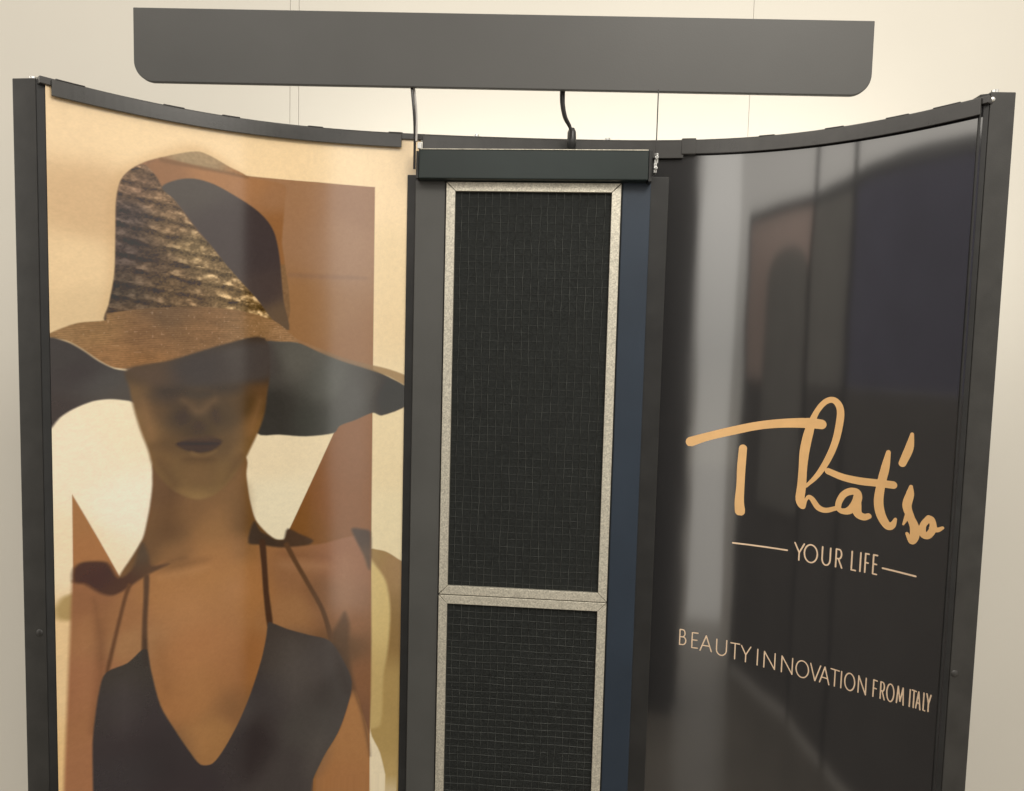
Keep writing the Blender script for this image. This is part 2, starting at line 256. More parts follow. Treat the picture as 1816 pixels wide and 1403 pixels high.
    ('neck', 1, 3, 1.0, [(-543.6, 1412.2), (-555.4, 1404.8), (-556.6, 1391.2), (-556.8, 1370.5), (-559.3, 1340.7), (-562.9, 1314.5), (-567.0, 1292.0), (-577.1, 1267.6), (-590.6, 1236.9), (-590.8, 1207.9), (-540.1, 1158.0), (-378.7, 1169.3), (-379.1, 1268.4), (-393.2, 1268.3), (-405.4, 1270.0), (-420.6, 1285.2), (-433.2, 1304.7), (-440.1, 1333.9), (-443.2, 1355.3), (-445.4, 1380.2), (-444.7, 1403.0), (-458.1, 1417.2), (-507.2, 1375.5)], [(-545.1, 1362.1, 114, 82, 56), (-513.9, 1331.7, 131, 94, 60), (-458.1, 1344.4, 131, 95, 60), (-539.4, 1291.1, 116, 84, 56), (-493.9, 1284.2, 154, 110, 67), (-443.2, 1297.2, 124, 90, 58), (-557.4, 1268.3, 112, 82, 56), (-480.1, 1236.7, 167, 116, 71), (-533.4, 1245.7, 154, 109, 65), (-507.7, 1232.0, 167, 116, 71), (-443.1, 1241.5, 161, 112, 69), (-411.8, 1257.3, 112, 86, 62)]),
    ('face', 1, 4, 1.0, [(-579.9, 1546.9), (-578.0, 1518.7), (-574.4, 1489.4), (-568.1, 1456.2), (-561.0, 1426.7), (-555.4, 1397.9), (-544.4, 1375.0), (-530.4, 1356.7), (-507.9, 1343.5), (-486.8, 1348.6), (-467.6, 1369.7), (-447.7, 1403.1), (-437.9, 1425.6), (-428.7, 1450.0), (-420.9, 1478.2), (-417.1, 1510.1), (-414.0, 1536.5), (-420.4, 1597.8), (-472.3, 1587.3), (-538.0, 1559.8)], [(-576.7, 1539.4, 82, 68, 55), (-569.2, 1532.7, 90, 72, 57), (-420.3, 1532.8, 75, 68, 63), (-575.3, 1514.4, 131, 99, 64), (-570.2, 1475.7, 140, 106, 66), (-562.0, 1449.8, 135, 100, 61), (-553.2, 1483.3, 100, 75, 52), (-544.2, 1508.6, 70, 59, 54), (-506.6, 1542.8, 68, 64, 63), (-450.7, 1552.2, 70, 64, 61), (-526.1, 1473.5, 66, 55, 48), (-506.8, 1490.4, 88, 70, 54), (-472.5, 1471.8, 82, 66, 50), (-443.2, 1489.3, 93, 72, 50), (-421.8, 1516.4, 117, 86, 59), (-434.1, 1452.8, 135, 100, 63), (-450.7, 1416.9, 133, 100, 63), (-538.7, 1430.9, 100, 75, 50), (-550.7, 1410.3, 131, 97, 59), (-506.9, 1446.4, 75, 61, 46), (-472.6, 1426.9, 100, 77, 52), (-507.1, 1397.7, 118, 88, 55), (-532.8, 1378.1, 126, 95, 59), (-507.2, 1373.7, 104, 79, 50), (-520.2, 1380.3, 115, 88, 55), (-492.3, 1376.0, 111, 84, 54), (-507.3, 1348.8, 153, 120, 73), (-472.7, 1372.7, 142, 109, 64), (-526.6, 1358.0, 151, 117, 72)]),
    ('nose', 1, 13, 0.6, [(-524.7, 1501.2), (-513.3, 1494.0), (-505.4, 1486.8), (-494.7, 1495.4), (-483.7, 1502.3), (-487.9, 1488.2), (-502.8, 1476.2), (-514.6, 1481.8)], [(-506.8, 1490.4, 124, 96, 68)]),
    ('nostril', 1, 8, 0.6, [(-519.6, 1508.1), (-506.7, 1500.9), (-489.9, 1505.9), (-493.3, 1513.0), (-516.4, 1515.0)], [(-506.7, 1507.9, 70, 62, 56)]),
    ('mouth', 1, 4.5, 1.0, [(-531.3, 1432.1), (-519.9, 1438.3), (-506.9, 1442.0), (-492.1, 1443.0), (-476.8, 1433.4), (-488.1, 1420.5), (-505.7, 1417.1), (-521.3, 1422.6)], [(-507.0, 1433.1, 78, 60, 50), (-507.0, 1422.5, 66, 52, 46)]),
    ('lip_low', 1, 5, 0.5, [(-513.6, 1420.3), (-500.4, 1413.2), (-483.2, 1419.3), (-486.7, 1416.0), (-500.4, 1408.8), (-513.6, 1413.3)], [(-500.4, 1414.1, 140, 106, 68)]),
    ('cheek', 1, 16, 0.6, [(-556.8, 1472.2), (-554.9, 1457.0), (-554.5, 1445.5), (-555.8, 1440.9), (-558.4, 1444.4), (-561.6, 1454.9), (-564.5, 1469.7), (-566.4, 1484.7), (-566.8, 1496.0), (-565.5, 1500.6), (-563.0, 1497.3), (-559.8, 1486.9)], [(-560.7, 1470.9, 150, 110, 72)]),
    ('cheek', 1, 16, 0.6, [(-428.9, 1469.1), (-433.5, 1454.6), (-438.1, 1444.6), (-441.7, 1441.7), (-443.2, 1446.6), (-442.3, 1458.1), (-439.2, 1473.0), (-434.7, 1487.4), (-430.0, 1497.5), (-426.4, 1500.5), (-424.8, 1495.6), (-425.8, 1484.1)], [(-434.1, 1471.1, 150, 110, 74)]),
    ('eye', 1, 20, 0.6, [(-520.2, 1516.8), (-522.3, 1512.9), (-527.8, 1510.1), (-535.2, 1509.2), (-542.4, 1510.4), (-547.6, 1513.4), (-549.5, 1517.2), (-547.6, 1521.0), (-542.4, 1523.8), (-535.1, 1524.7), (-527.7, 1523.6), (-522.3, 1520.7)], [(-535.2, 1517.0, 58, 52, 50)]),
    ('eye', 1, 20, 0.6, [(-453.6, 1518.2), (-456.2, 1514.1), (-463.1, 1511.2), (-472.5, 1510.2), (-481.6, 1511.3), (-488.2, 1514.3), (-490.6, 1518.3), (-488.2, 1522.2), (-481.6, 1525.1), (-472.4, 1526.2), (-463.1, 1525.1), (-456.2, 1522.2)], [(-472.4, 1518.2, 60, 54, 52)]),
    ('nose_side', 1, 14, 0.6, [(-518.1, 1475.8), (-520.2, 1469.4), (-522.8, 1465.3), (-525.4, 1464.5), (-527.0, 1467.3), (-527.5, 1472.8), (-526.5, 1479.7), (-524.4, 1486.0), (-521.8, 1490.1), (-519.2, 1490.9), (-517.5, 1488.2), (-517.1, 1482.6)], [(-522.3, 1477.7, 66, 52, 44)]),
    ('nose_side', 1, 14, 0.6, [(-479.8, 1478.5), (-478.9, 1471.4), (-479.7, 1465.7), (-481.9, 1462.9), (-485.0, 1463.7), (-488.1, 1468.0), (-490.4, 1474.6), (-491.3, 1481.7), (-490.6, 1487.4), (-488.4, 1490.2), (-485.3, 1489.4), (-482.2, 1485.1)], [(-485.2, 1476.6, 66, 52, 44)]),
    ('philtrum', 1, 12, 0.6, [(-499.5, 1458.4), (-500.4, 1454.9), (-502.6, 1452.4), (-505.6, 1451.6), (-508.5, 1452.7), (-510.7, 1455.4), (-511.5, 1458.9), (-510.7, 1462.4), (-508.5, 1464.9), (-505.5, 1465.7), (-502.5, 1464.6), (-500.3, 1462.0)], [(-505.5, 1458.7, 70, 54, 42)]),
    ('lip_top', 1, 8, 0.6, [(-482.5, 1439.9), (-485.6, 1438.7), (-494.2, 1438.1), (-505.6, 1438.4), (-516.7, 1439.3), (-524.7, 1440.8), (-527.5, 1442.3), (-524.6, 1443.4), (-516.7, 1443.9), (-505.6, 1443.7), (-494.2, 1442.7), (-485.6, 1441.4)], [(-505.6, 1441.0, 96, 72, 56)]),
    ('lip_line', 1, 5, 0.7, [(-481.1, 1430.0), (-484.4, 1429.2), (-493.5, 1428.9), (-505.6, 1429.3), (-517.4, 1430.3), (-525.8, 1431.6), (-528.8, 1432.8), (-525.8, 1433.5), (-517.4, 1433.7), (-505.6, 1433.2), (-493.5, 1432.3), (-484.4, 1431.1)], [(-505.6, 1431.3, 46, 36, 34)]),
    ('chin', 1, 26, 0.6, [(-489.6, 1377.6), (-491.8, 1370.6), (-497.8, 1365.9), (-505.9, 1364.7), (-513.8, 1367.4), (-519.4, 1373.1), (-521.5, 1380.4), (-519.4, 1387.3), (-513.7, 1391.9), (-505.8, 1393.2), (-497.7, 1390.6), (-491.7, 1384.9)], [(-505.8, 1379.0, 132, 98, 62)]),
    ('under_lip', 1, 12, 0.6, [(-486.7, 1405.2), (-489.1, 1403.1), (-495.7, 1401.9), (-504.4, 1402.0), (-513.0, 1403.2), (-519.1, 1405.3), (-521.3, 1407.7), (-519.1, 1409.7), (-512.9, 1410.9), (-504.4, 1410.8), (-495.6, 1409.7), (-489.1, 1407.6)], [(-504.4, 1406.4, 90, 66, 44)]),
    ('jaw', 1, 18, 0.55, [(-538.3, 1392.1), (-533.6, 1380.4), (-530.9, 1371.1), (-531.0, 1366.7), (-534.0, 1368.4), (-538.8, 1375.8), (-544.3, 1386.8), (-548.9, 1398.4), (-551.4, 1407.6), (-551.3, 1411.9), (-548.5, 1410.2), (-543.7, 1403.0)], [(-541.3, 1389.4, 92, 68, 46)]),
    ('jaw', 1, 18, 0.55, [(-460.4, 1385.2), (-467.0, 1374.8), (-472.8, 1368.1), (-476.2, 1366.9), (-476.3, 1371.4), (-473.2, 1380.5), (-467.6, 1391.8), (-460.9, 1402.2), (-455.0, 1409.1), (-451.5, 1410.4), (-451.3, 1405.8), (-454.6, 1396.6)], [(-464.0, 1388.5, 92, 68, 46)]),
    ('brim_shadow', 1, 14, 0.8, [(-579.9, 1546.9), (-538.0, 1555.5), (-507.1, 1569.8), (-467.4, 1582.1), (-414.1, 1591.7), (-409.3, 1562.0), (-415.6, 1536.5), (-443.2, 1527.2), (-506.6, 1521.9), (-550.1, 1520.6), (-572.5, 1536.1)], [(-506.5, 1551.5, 72, 66, 66), (-435.7, 1570.4, 86, 80, 78), (-567.0, 1536.0, 92, 74, 62)]),
    ('chest', 1, 4, 1.0, [(-629.9, 1246.4), (-605.8, 1225.6), (-588.1, 1224.2), (-562.2, 1243.2), (-539.6, 1255.8), (-472.8, 1263.3), (-419.8, 1262.7), (-345.0, 1257.3), (-283.0, 1271.1), (-259.2, 1261.2), (-256.2, 925.8), (-281.1, 1000.9), (-307.0, 928.7), (-394.3, 836.8), (-394.2, 0.0), (-633.2, 0.0)], [(-455.4, 990.5, 146, 102, 66), (-624.8, 1219.8, 156, 104, 70), (-621.2, 1101.4, 166, 110, 76), (-623.5, 949.7, 172, 116, 80), (-591.1, 1173.7, 166, 114, 74), (-580.7, 1135.4, 172, 124, 82), (-539.9, 1202.6, 176, 122, 74), (-487.2, 1219.4, 178, 124, 74), (-508.1, 1104.3, 180, 122, 76), (-521.7, 1025.3, 174, 118, 72), (-487.8, 958.9, 172, 122, 74), (-450.8, 1063.9, 172, 116, 72), (-443.1, 1185.4, 176, 122, 76), (-378.8, 1207.6, 156, 112, 80), (-378.6, 1150.1, 168, 122, 84), (-309.5, 1223.5, 158, 108, 78), (-335.7, 1176.2, 140, 100, 72), (-290.6, 1125.6, 150, 106, 76), (-271.3, 1026.3, 140, 96, 66), (-303.8, 1077.1, 112, 84, 62), (-270.3, 936.5, 130, 90, 66)]),
    ('seam_fade', 1, 26, 0.9, [(-548.6, 1270.8), (-520.6, 1277.3), (-480.0, 1277.9), (-435.5, 1273.3), (-431.6, 1245.0), (-472.9, 1231.1), (-514.3, 1228.6), (-545.7, 1239.4)], [(-533.4, 1259.1, 142, 102, 66), (-487.1, 1260.6, 168, 118, 72), (-443.1, 1260.1, 150, 108, 70), (-487.1, 1237.8, 176, 122, 74)]),
    ('gap', 1, 3, 1.0, [(-282.1, 1004.9), (-268.7, 964.4), (-257.0, 919.8), (-254.4, 0.0), (-355.3, 0.0), (-342.4, 852.0), (-330.2, 886.7), (-307.0, 928.7), (-292.8, 969.7)], [(-279.5, 926.9, 178, 124, 76), (-306.1, 828.2, 176, 120, 74)]),
    ('chest_light', 1, 50, 0.55, [(-492.9, 1165.3), (-496.8, 1152.3), (-507.3, 1144.5), (-521.2, 1144.1), (-534.5, 1151.1), (-544.0, 1163.5), (-547.3, 1177.7), (-543.8, 1190.2), (-534.3, 1197.7), (-521.0, 1198.4), (-507.1, 1191.9), (-496.7, 1179.9)], [(-521.1, 1171.3, 190, 134, 86)]),
    ('chest_light', 1, 40, 0.5, [(-435.4, 1189.1), (-438.5, 1180.1), (-447.0, 1174.3), (-458.3, 1173.4), (-469.3, 1177.6), (-477.3, 1185.6), (-480.1, 1195.3), (-477.2, 1204.1), (-469.3, 1209.7), (-458.2, 1210.7), (-447.0, 1206.7), (-438.5, 1198.9)], [(-458.3, 1192.0, 184, 130, 84)]),
    ('chest_shade', 1, 26, 0.5, [(-540.6, 1078.4), (-539.2, 1055.4), (-539.8, 1038.6), (-542.3, 1032.8), (-545.9, 1039.5), (-549.7, 1056.7), (-552.6, 1079.8), (-553.9, 1102.5), (-553.3, 1119.0), (-550.9, 1124.8), (-547.3, 1118.4), (-543.6, 1101.5)], [(-546.6, 1079.1, 150, 102, 62)]),
    ('chest_shade', 1, 28, 0.5, [(-437.2, 1058.7), (-443.8, 1034.3), (-450.9, 1017.8), (-456.8, 1013.5), (-459.7, 1022.4), (-459.1, 1042.2), (-455.0, 1067.5), (-448.6, 1091.7), (-441.4, 1108.3), (-435.5, 1112.9), (-432.4, 1104.1), (-433.0, 1084.2)], [(-446.2, 1063.1, 152, 102, 64)]),
    ('chest_light', 1, 40, 0.5, [(-494.6, 1035.9), (-496.6, 1015.0), (-501.7, 1000.7), (-508.5, 997.0), (-515.2, 1004.9), (-519.9, 1022.0), (-521.6, 1043.7), (-519.8, 1064.2), (-514.9, 1078.3), (-508.2, 1082.2), (-501.4, 1074.8), (-496.4, 1057.9)], [(-508.3, 1039.7, 184, 128, 78)]),
    ('chest_shade', 1, 22, 0.45, [(-458.9, 994.1), (-455.9, 984.6), (-454.7, 977.2), (-455.7, 973.8), (-458.7, 975.4), (-462.7, 981.5), (-466.8, 990.4), (-469.8, 999.8), (-471.0, 1007.2), (-470.0, 1010.6), (-467.1, 1009.0), (-463.1, 1003.0)], [(-462.9, 992.2, 146, 100, 64)]),
    ('chest_light', 1, 30, 0.5, [(-496.3, 952.0), (-498.0, 943.1), (-502.6, 937.7), (-508.7, 937.2), (-514.8, 941.9), (-519.1, 950.3), (-520.7, 960.1), (-519.0, 968.9), (-514.6, 974.2), (-508.6, 974.7), (-502.4, 970.2), (-497.9, 961.9)], [(-508.6, 956.0, 186, 130, 80)]),
    ('clav', 1, 13, 0.55, [(-492.0, 1247.2), (-495.6, 1244.4), (-506.0, 1241.2), (-520.1, 1238.8), (-533.8, 1237.8), (-543.7, 1238.3), (-547.5, 1240.1), (-544.4, 1242.8), (-535.0, 1245.5), (-521.4, 1247.8), (-507.3, 1249.1), (-496.3, 1248.9)], [(-520.8, 1243.3, 138, 96, 60)]),
    ('clav_light', 1, 14, 0.5, [(-495.4, 1232.4), (-498.9, 1229.2), (-509.3, 1226.2), (-523.3, 1224.1), (-537.0, 1223.8), (-546.9, 1225.1), (-550.7, 1227.5), (-547.6, 1230.4), (-538.2, 1233.1), (-524.8, 1235.0), (-510.6, 1235.6), (-499.7, 1234.7)], [(-524.0, 1229.6, 192, 138, 88)]),
    ('clav', 1, 14, 0.5, [(-322.2, 1234.8), (-327.8, 1233.0), (-342.6, 1233.2), (-362.4, 1235.2), (-381.7, 1238.7), (-395.5, 1242.7), (-400.4, 1245.8), (-395.2, 1247.3), (-381.2, 1246.9), (-361.8, 1244.7), (-342.0, 1241.4), (-327.4, 1237.8)], [(-362.1, 1240.0, 140, 98, 72)]),
    ('clav_light', 1, 18, 0.5, [(-323.7, 1218.9), (-329.1, 1215.6), (-343.3, 1214.1), (-362.3, 1215.1), (-380.8, 1218.4), (-394.1, 1222.9), (-398.8, 1227.3), (-393.8, 1230.4), (-380.3, 1231.5), (-361.7, 1230.4), (-342.8, 1227.4), (-328.8, 1223.2)], [(-362.0, 1222.8, 182, 134, 98)]),
    ('delt', 1, 34, 0.5, [(-282.1, 1183.9), (-284.3, 1159.6), (-290.8, 1141.9), (-299.8, 1135.7), (-308.8, 1142.6), (-315.5, 1160.7), (-318.1, 1185.1), (-315.9, 1209.2), (-309.5, 1226.6), (-300.6, 1232.9), (-291.6, 1226.2), (-284.8, 1208.3)], [(-300.2, 1184.4, 170, 124, 92)]),
    ('arm_l', 1, 22, 0.5, [(-616.9, 1116.2), (-617.8, 1082.7), (-619.5, 1058.8), (-621.7, 1050.9), (-623.7, 1061.1), (-625.0, 1086.5), (-625.2, 1120.2), (-624.4, 1153.2), (-622.7, 1176.9), (-620.5, 1184.9), (-618.5, 1175.1), (-617.2, 1150.0)], [(-621.1, 1118.2, 182, 124, 84)]),
    ('arm_l_dark', 1, 22, 0.5, [(-600.4, 1167.9), (-602.5, 1143.4), (-605.0, 1126.0), (-607.2, 1120.4), (-608.4, 1128.1), (-608.5, 1146.9), (-607.2, 1171.8), (-605.1, 1196.2), (-602.6, 1213.6), (-600.4, 1219.3), (-599.1, 1211.8), (-599.1, 1193.0)], [(-603.8, 1169.9, 138, 92, 64)]),
    ('neck_shade', 1, 30, 0.55, [(-530.6, 1328.2), (-533.2, 1309.4), (-537.4, 1296.4), (-542.1, 1292.7), (-545.9, 1299.1), (-547.9, 1313.9), (-547.6, 1333.1), (-545.0, 1351.7), (-540.9, 1364.7), (-536.3, 1368.6), (-532.4, 1362.4), (-530.3, 1347.6)], [(-539.2, 1330.7, 96, 68, 44)]),
    ('neck_light', 1, 34, 0.5, [(-469.2, 1304.2), (-471.1, 1290.6), (-476.4, 1281.2), (-483.5, 1278.4), (-490.5, 1282.9), (-495.5, 1293.5), (-497.3, 1307.3), (-495.4, 1320.6), (-490.4, 1329.9), (-483.4, 1332.9), (-476.3, 1328.6), (-471.1, 1318.1)], [(-483.4, 1305.7, 158, 114, 70)]),
    ('neck_shade', 1, 24, 0.5, [(-443.2, 1324.9), (-444.0, 1306.5), (-446.2, 1293.1), (-449.2, 1288.5), (-452.2, 1293.7), (-454.4, 1307.4), (-455.2, 1325.8), (-454.4, 1344.1), (-452.2, 1357.4), (-449.2, 1362.1), (-446.2, 1357.0), (-444.0, 1343.4)], [(-449.2, 1325.3, 110, 80, 52)]),
    ('arm_shade', 1, 9, 0.55, [(-612.7, 1215.3), (-610.4, 1147.1), (-611.9, 1079.8), (-617.3, 1014.3), (-612.5, 1011.5), (-604.0, 1093.0), (-604.5, 1153.1)], [(-611.4, 1139.0, 128, 84, 58)]),
    ('collar', 1, 9, 0.5, [(-554.1, 1242.8), (-539.1, 1248.3), (-520.3, 1251.8), (-521.1, 1256.3), (-540.1, 1252.7), (-555.2, 1247.1)], [(-539.6, 1255.8, 120, 84, 56)]),
    ('cloth_left', 1, 5, 1.0, [(-628.9, 1262.4), (-624.3, 1269.1), (-617.4, 1270.2), (-600.1, 1263.4), (-590.1, 1237.6), (-577.2, 1248.7), (-571.0, 1275.6), (-566.4, 1285.8), (-560.9, 1264.7), (-557.5, 1248.2), (-539.6, 1247.0), (-560.5, 1235.8), (-571.8, 1228.2), (-582.8, 1219.2), (-595.9, 1213.0), (-606.9, 1220.0), (-620.0, 1237.9), (-629.1, 1244.4)], [(-624.5, 1254.3, 84, 56, 46), (-605.7, 1242.3, 76, 50, 44), (-590.7, 1225.0, 88, 60, 50), (-566.6, 1265.9, 92, 76, 62), (-551.7, 1245.1, 100, 72, 54)]),
    ('cloth_right', 1, 4.5, 1.0, [(-435.5, 1301.2), (-426.1, 1284.7), (-415.1, 1276.4), (-404.6, 1269.0), (-393.2, 1268.3), (-387.5, 1285.9), (-370.7, 1277.5), (-349.3, 1265.2), (-355.3, 1257.8), (-395.6, 1255.2), (-426.1, 1262.2), (-443.1, 1267.5)], [(-419.8, 1272.0, 82, 70, 62), (-370.7, 1269.0, 92, 74, 62)]),
    ('sleeve_right', 1, 6, 1.0, [(-288.5, 1282.7), (-274.0, 1282.6), (-258.4, 1276.6), (-258.6, 1212.7), (-269.0, 1237.1), (-282.9, 1266.3)], [(-273.9, 1271.0, 84, 66, 56), (-262.5, 1232.2, 100, 78, 62)]),
    ('arm_edge', 1, 8, 0.8, [(-321.0, 1093.7), (-306.9, 1126.3), (-298.0, 1140.5), (-290.5, 1115.8), (-292.0, 1076.6), (-280.3, 1006.8), (-261.0, 936.0), (-254.8, 885.4), (-270.6, 964.5), (-287.7, 1012.1), (-302.6, 1047.5)], [(-302.9, 1086.9, 98, 76, 60), (-270.5, 956.5, 104, 76, 58)]),
    ('strap', 1, 3, 1.0, [(-581.7, 1226.7), (-586.2, 1207.2), (-594.4, 1158.4), (-603.5, 1100.3), (-600.3, 1097.6), (-591.1, 1155.9), (-582.8, 1204.7), (-578.4, 1224.0)], [(-584.5, 1205.9, 110, 74, 52)]),
    ('strap', 1, 3, 1.0, [(-565.9, 1235.5), (-566.7, 1200.8), (-568.1, 1166.2), (-569.0, 1113.6), (-563.9, 1111.7), (-563.0, 1164.4), (-561.6, 1199.1), (-560.8, 1234.0)], [(-564.2, 1200.0, 96, 70, 54)]),
    ('strap', 1, 3, 1.0, [(-427.7, 1269.5), (-424.5, 1225.2), (-422.1, 1182.4), (-416.4, 1124.7), (-408.3, 1124.9), (-414.1, 1182.5), (-416.6, 1225.2), (-419.8, 1269.6)], [(-420.5, 1225.2, 88, 68, 58)]),
    ('strap', 1, 3, 1.0, [(-392.8, 1259.9), (-377.7, 1226.6), (-357.9, 1187.1), (-336.1, 1141.8), (-322.6, 1090.8), (-315.7, 1092.6), (-329.6, 1144.4), (-351.9, 1190.5), (-371.8, 1230.0), (-387.0, 1263.1)], [(-374.7, 1228.3, 106, 80, 62)]),
    ('suit', 1, 2.2, 1.0, [(-569.2, 1119.8), (-583.1, 1104.9), (-602.9, 1098.6), (-609.1, 1073.2), (-613.3, 1031.7), (-615.5, 997.0), (-615.7, 924.5), (-616.0, 0.0), (-359.7, 0.0), (-351.1, 830.0), (-331.1, 886.8), (-308.8, 926.8), (-293.7, 971.7), (-285.9, 1017.0), (-301.8, 1059.3), (-322.7, 1091.9), (-354.5, 1103.7), (-386.0, 1116.2), (-406.7, 1127.9), (-414.8, 1130.8), (-418.0, 1106.4), (-424.3, 1070.9), (-440.0, 1013.2), (-456.1, 968.7), (-474.8, 929.5), (-490.0, 908.3), (-504.7, 911.4), (-518.8, 939.9), (-534.8, 980.1), (-550.0, 1024.3), (-559.7, 1084.5), (-563.5, 1118.7)], [(-581.0, 1091.8, 68, 63, 61), (-597.3, 1038.0, 66, 61, 63), (-576.3, 992.5, 65, 59, 63), (-598.2, 924.6, 65, 61, 65), (-522.3, 886.1, 63, 57, 61), (-450.8, 920.3, 68, 63, 65), (-411.3, 989.9, 81, 76, 76), (-395.1, 1084.4, 85, 78, 74), (-343.7, 1050.2, 89, 83, 81), (-360.6, 953.6, 85, 81, 79), (-307.7, 1008.3, 79, 74, 72), (-394.4, 859.6, 79, 74, 74)]),
    ('suit_light', 1, 50, 0.6, [(-348.9, 1040.9), (-352.7, 1011.8), (-363.4, 991.3), (-377.9, 985.1), (-392.3, 994.9), (-402.7, 1017.7), (-406.5, 1047.2), (-402.8, 1075.7), (-392.6, 1095.6), (-378.4, 1101.9), (-363.9, 1092.8), (-353.0, 1070.5)], [(-378.2, 1043.7, 104, 98, 94)]),
    ('suit_dark', 1, 40, 0.6, [(-415.3, 905.1), (-425.1, 880.1), (-437.5, 865.2), (-449.1, 864.4), (-456.8, 877.6), (-458.7, 901.1), (-454.5, 928.6), (-445.1, 953.1), (-433.0, 968.1), (-421.2, 969.6), (-413.0, 956.9), (-410.8, 933.4)], [(-435.2, 916.7, 60, 54, 56)]),
    ('suit_light', 1, 36, 0.55, [(-578.1, 1037.7), (-579.5, 1018.0), (-582.8, 1004.6), (-587.1, 1001.3), (-591.3, 1008.9), (-594.2, 1025.1), (-595.2, 1045.6), (-593.9, 1065.1), (-590.8, 1078.3), (-586.5, 1081.8), (-582.3, 1074.6), (-579.2, 1058.5)], [(-586.8, 1041.7, 84, 78, 80)]),
    ('suit_dark', 1, 44, 0.5, [(-526.0, 934.3), (-529.0, 916.9), (-537.0, 906.6), (-547.6, 906.5), (-557.8, 916.2), (-565.0, 933.1), (-567.5, 952.4), (-564.7, 969.1), (-557.4, 979.0), (-547.2, 979.6), (-536.7, 970.4), (-528.9, 953.9)], [(-547.4, 943.1, 54, 50, 54)]),
    ('suit_dark', 1, 18, 0.6, [(-295.6, 1039.6), (-290.4, 1018.3), (-288.4, 1002.0), (-290.3, 995.4), (-295.4, 1000.1), (-302.4, 1014.9), (-309.4, 1035.7), (-314.5, 1057.0), (-316.4, 1073.1), (-314.6, 1079.7), (-309.5, 1075.1), (-302.6, 1060.4)], [(-302.5, 1037.7, 70, 62, 60)]),
    ('suit_light', 1, 34, 0.5, [(-329.0, 885.9), (-336.0, 868.1), (-344.8, 856.8), (-352.9, 855.1), (-358.3, 863.3), (-359.4, 879.1), (-356.2, 898.3), (-349.3, 915.9), (-340.6, 927.1), (-332.4, 929.0), (-326.9, 921.1), (-325.7, 905.3)], [(-342.7, 892.0, 98, 92, 88)]),
    ('skin_line', 1, 6, 0.5, [(-563.6, 1113.4), (-563.9, 1102.9), (-564.5, 1095.4), (-565.4, 1092.8), (-566.3, 1096.0), (-566.8, 1104.0), (-567.0, 1114.6), (-566.7, 1125.1), (-566.0, 1132.7), (-565.1, 1135.2), (-564.3, 1132.1), (-563.7, 1124.1)], [(-565.3, 1114.0, 60, 50, 48)]),
]
SCRIPT_STROKES = [
    [(272.1, 1444.9, 7.9), (298.4, 1454.9, 6.7), (336.9, 1467.0, 6.7), (373.9, 1477.8, 6.3), (409.1, 1484.4, 6.5), (442.4, 1487.6, 7.1), (458.3, 1487.0, 6.5)],
    [(353.3, 1439.0, 6.1), (352.2, 1407.0, 6.4), (352.2, 1379.0, 6.1), (351.7, 1351.0, 7.0), (353.4, 1335.7, 7.8)],
    [(443.6, 1388.2, 2.1), (456.6, 1407.0, 3.4), (467.9, 1432.5, 4.2), (476.2, 1462.4, 4.4), (480.1, 1495.3, 4.6), (479.5, 1513.3, 4.4), (474.3, 1523.7, 4.1), (466.8, 1525.7, 3.9), (457.9, 1517.9, 3.7), (449.3, 1500.1, 3.9), (443.0, 1473.0, 6.1), (439.0, 1443.3, 6.4), (438.0, 1416.4, 5.6), (437.7, 1389.4, 5.9), (436.5, 1365.0, 5.9), (440.7, 1354.9, 3.5), (443.9, 1365.7, 2.1), (447.6, 1371.6, 2.7), (452.4, 1368.2, 3.5), (459.9, 1357.0, 4.0), (469.3, 1354.3, 3.4), (479.2, 1358.9, 2.9), (483.5, 1360.9, 2.9)],
    [(437.7, 1389.4, 5.9), (434.9, 1372.8, 4.0), (431.5, 1369.6, 1.3)],
    [(483.5, 1360.9, 3.6), (484.6, 1371.1, 3.9), (489.0, 1382.4, 4.1), (496.3, 1389.1, 4.4), (503.8, 1389.3, 4.3), (505.1, 1380.6, 5.1), (501.9, 1368.3, 5.1), (495.7, 1359.1, 4.4), (488.1, 1357.1, 3.4), (483.5, 1360.9, 3.4)],
    [(504.9, 1385.7, 4.3), (504.3, 1370.1, 5.6), (506.1, 1357.6, 5.1), (512.7, 1353.6, 4.1), (517.9, 1356.4, 3.3)],
    [(533.9, 1455.1, 2.5), (531.7, 1431.8, 4.5), (528.5, 1406.1, 4.7), (527.2, 1380.6, 5.2), (530.4, 1361.3, 5.2), (537.2, 1347.6, 4.5), (542.1, 1349.5, 3.5), (544.8, 1359.0, 1.7)],
    [(469.7, 1415.6, 4.2), (486.8, 1409.3, 4.4), (505.8, 1406.9, 4.6), (523.6, 1407.6, 4.3), (540.5, 1408.3, 4.2)],
    [(555.1, 1484.8, 1.9), (553.2, 1464.3, 4.3), (547.9, 1441.6, 3.9)],
    [(557.2, 1410.0, 1.9), (556.6, 1398.1, 4.1), (554.6, 1381.7, 4.6), (558.3, 1366.8, 4.1), (562.5, 1353.5, 4.6), (563.1, 1340.2, 4.6), (560.7, 1332.0, 3.1), (556.3, 1341.6, 1.7)],
    [(552.3, 1353.7, 1.0), (555.7, 1367.2, 2.9)],
    [(574.5, 1369.6, 3.1), (570.0, 1358.4, 3.1), (570.2, 1346.4, 3.6), (574.6, 1345.1, 3.3), (578.5, 1356.1, 3.3), (577.2, 1367.6, 3.1), (574.5, 1369.6, 3.1)],
    [(577.6, 1356.2, 2.8), (582.1, 1355.9, 2.3), (586.3, 1360.3, 1.4)],
]
DASHES = [[(345.0, 1281.1), (423.2, 1281.4)], [(535.4, 1284.4), (566.5, 1282.0)]]
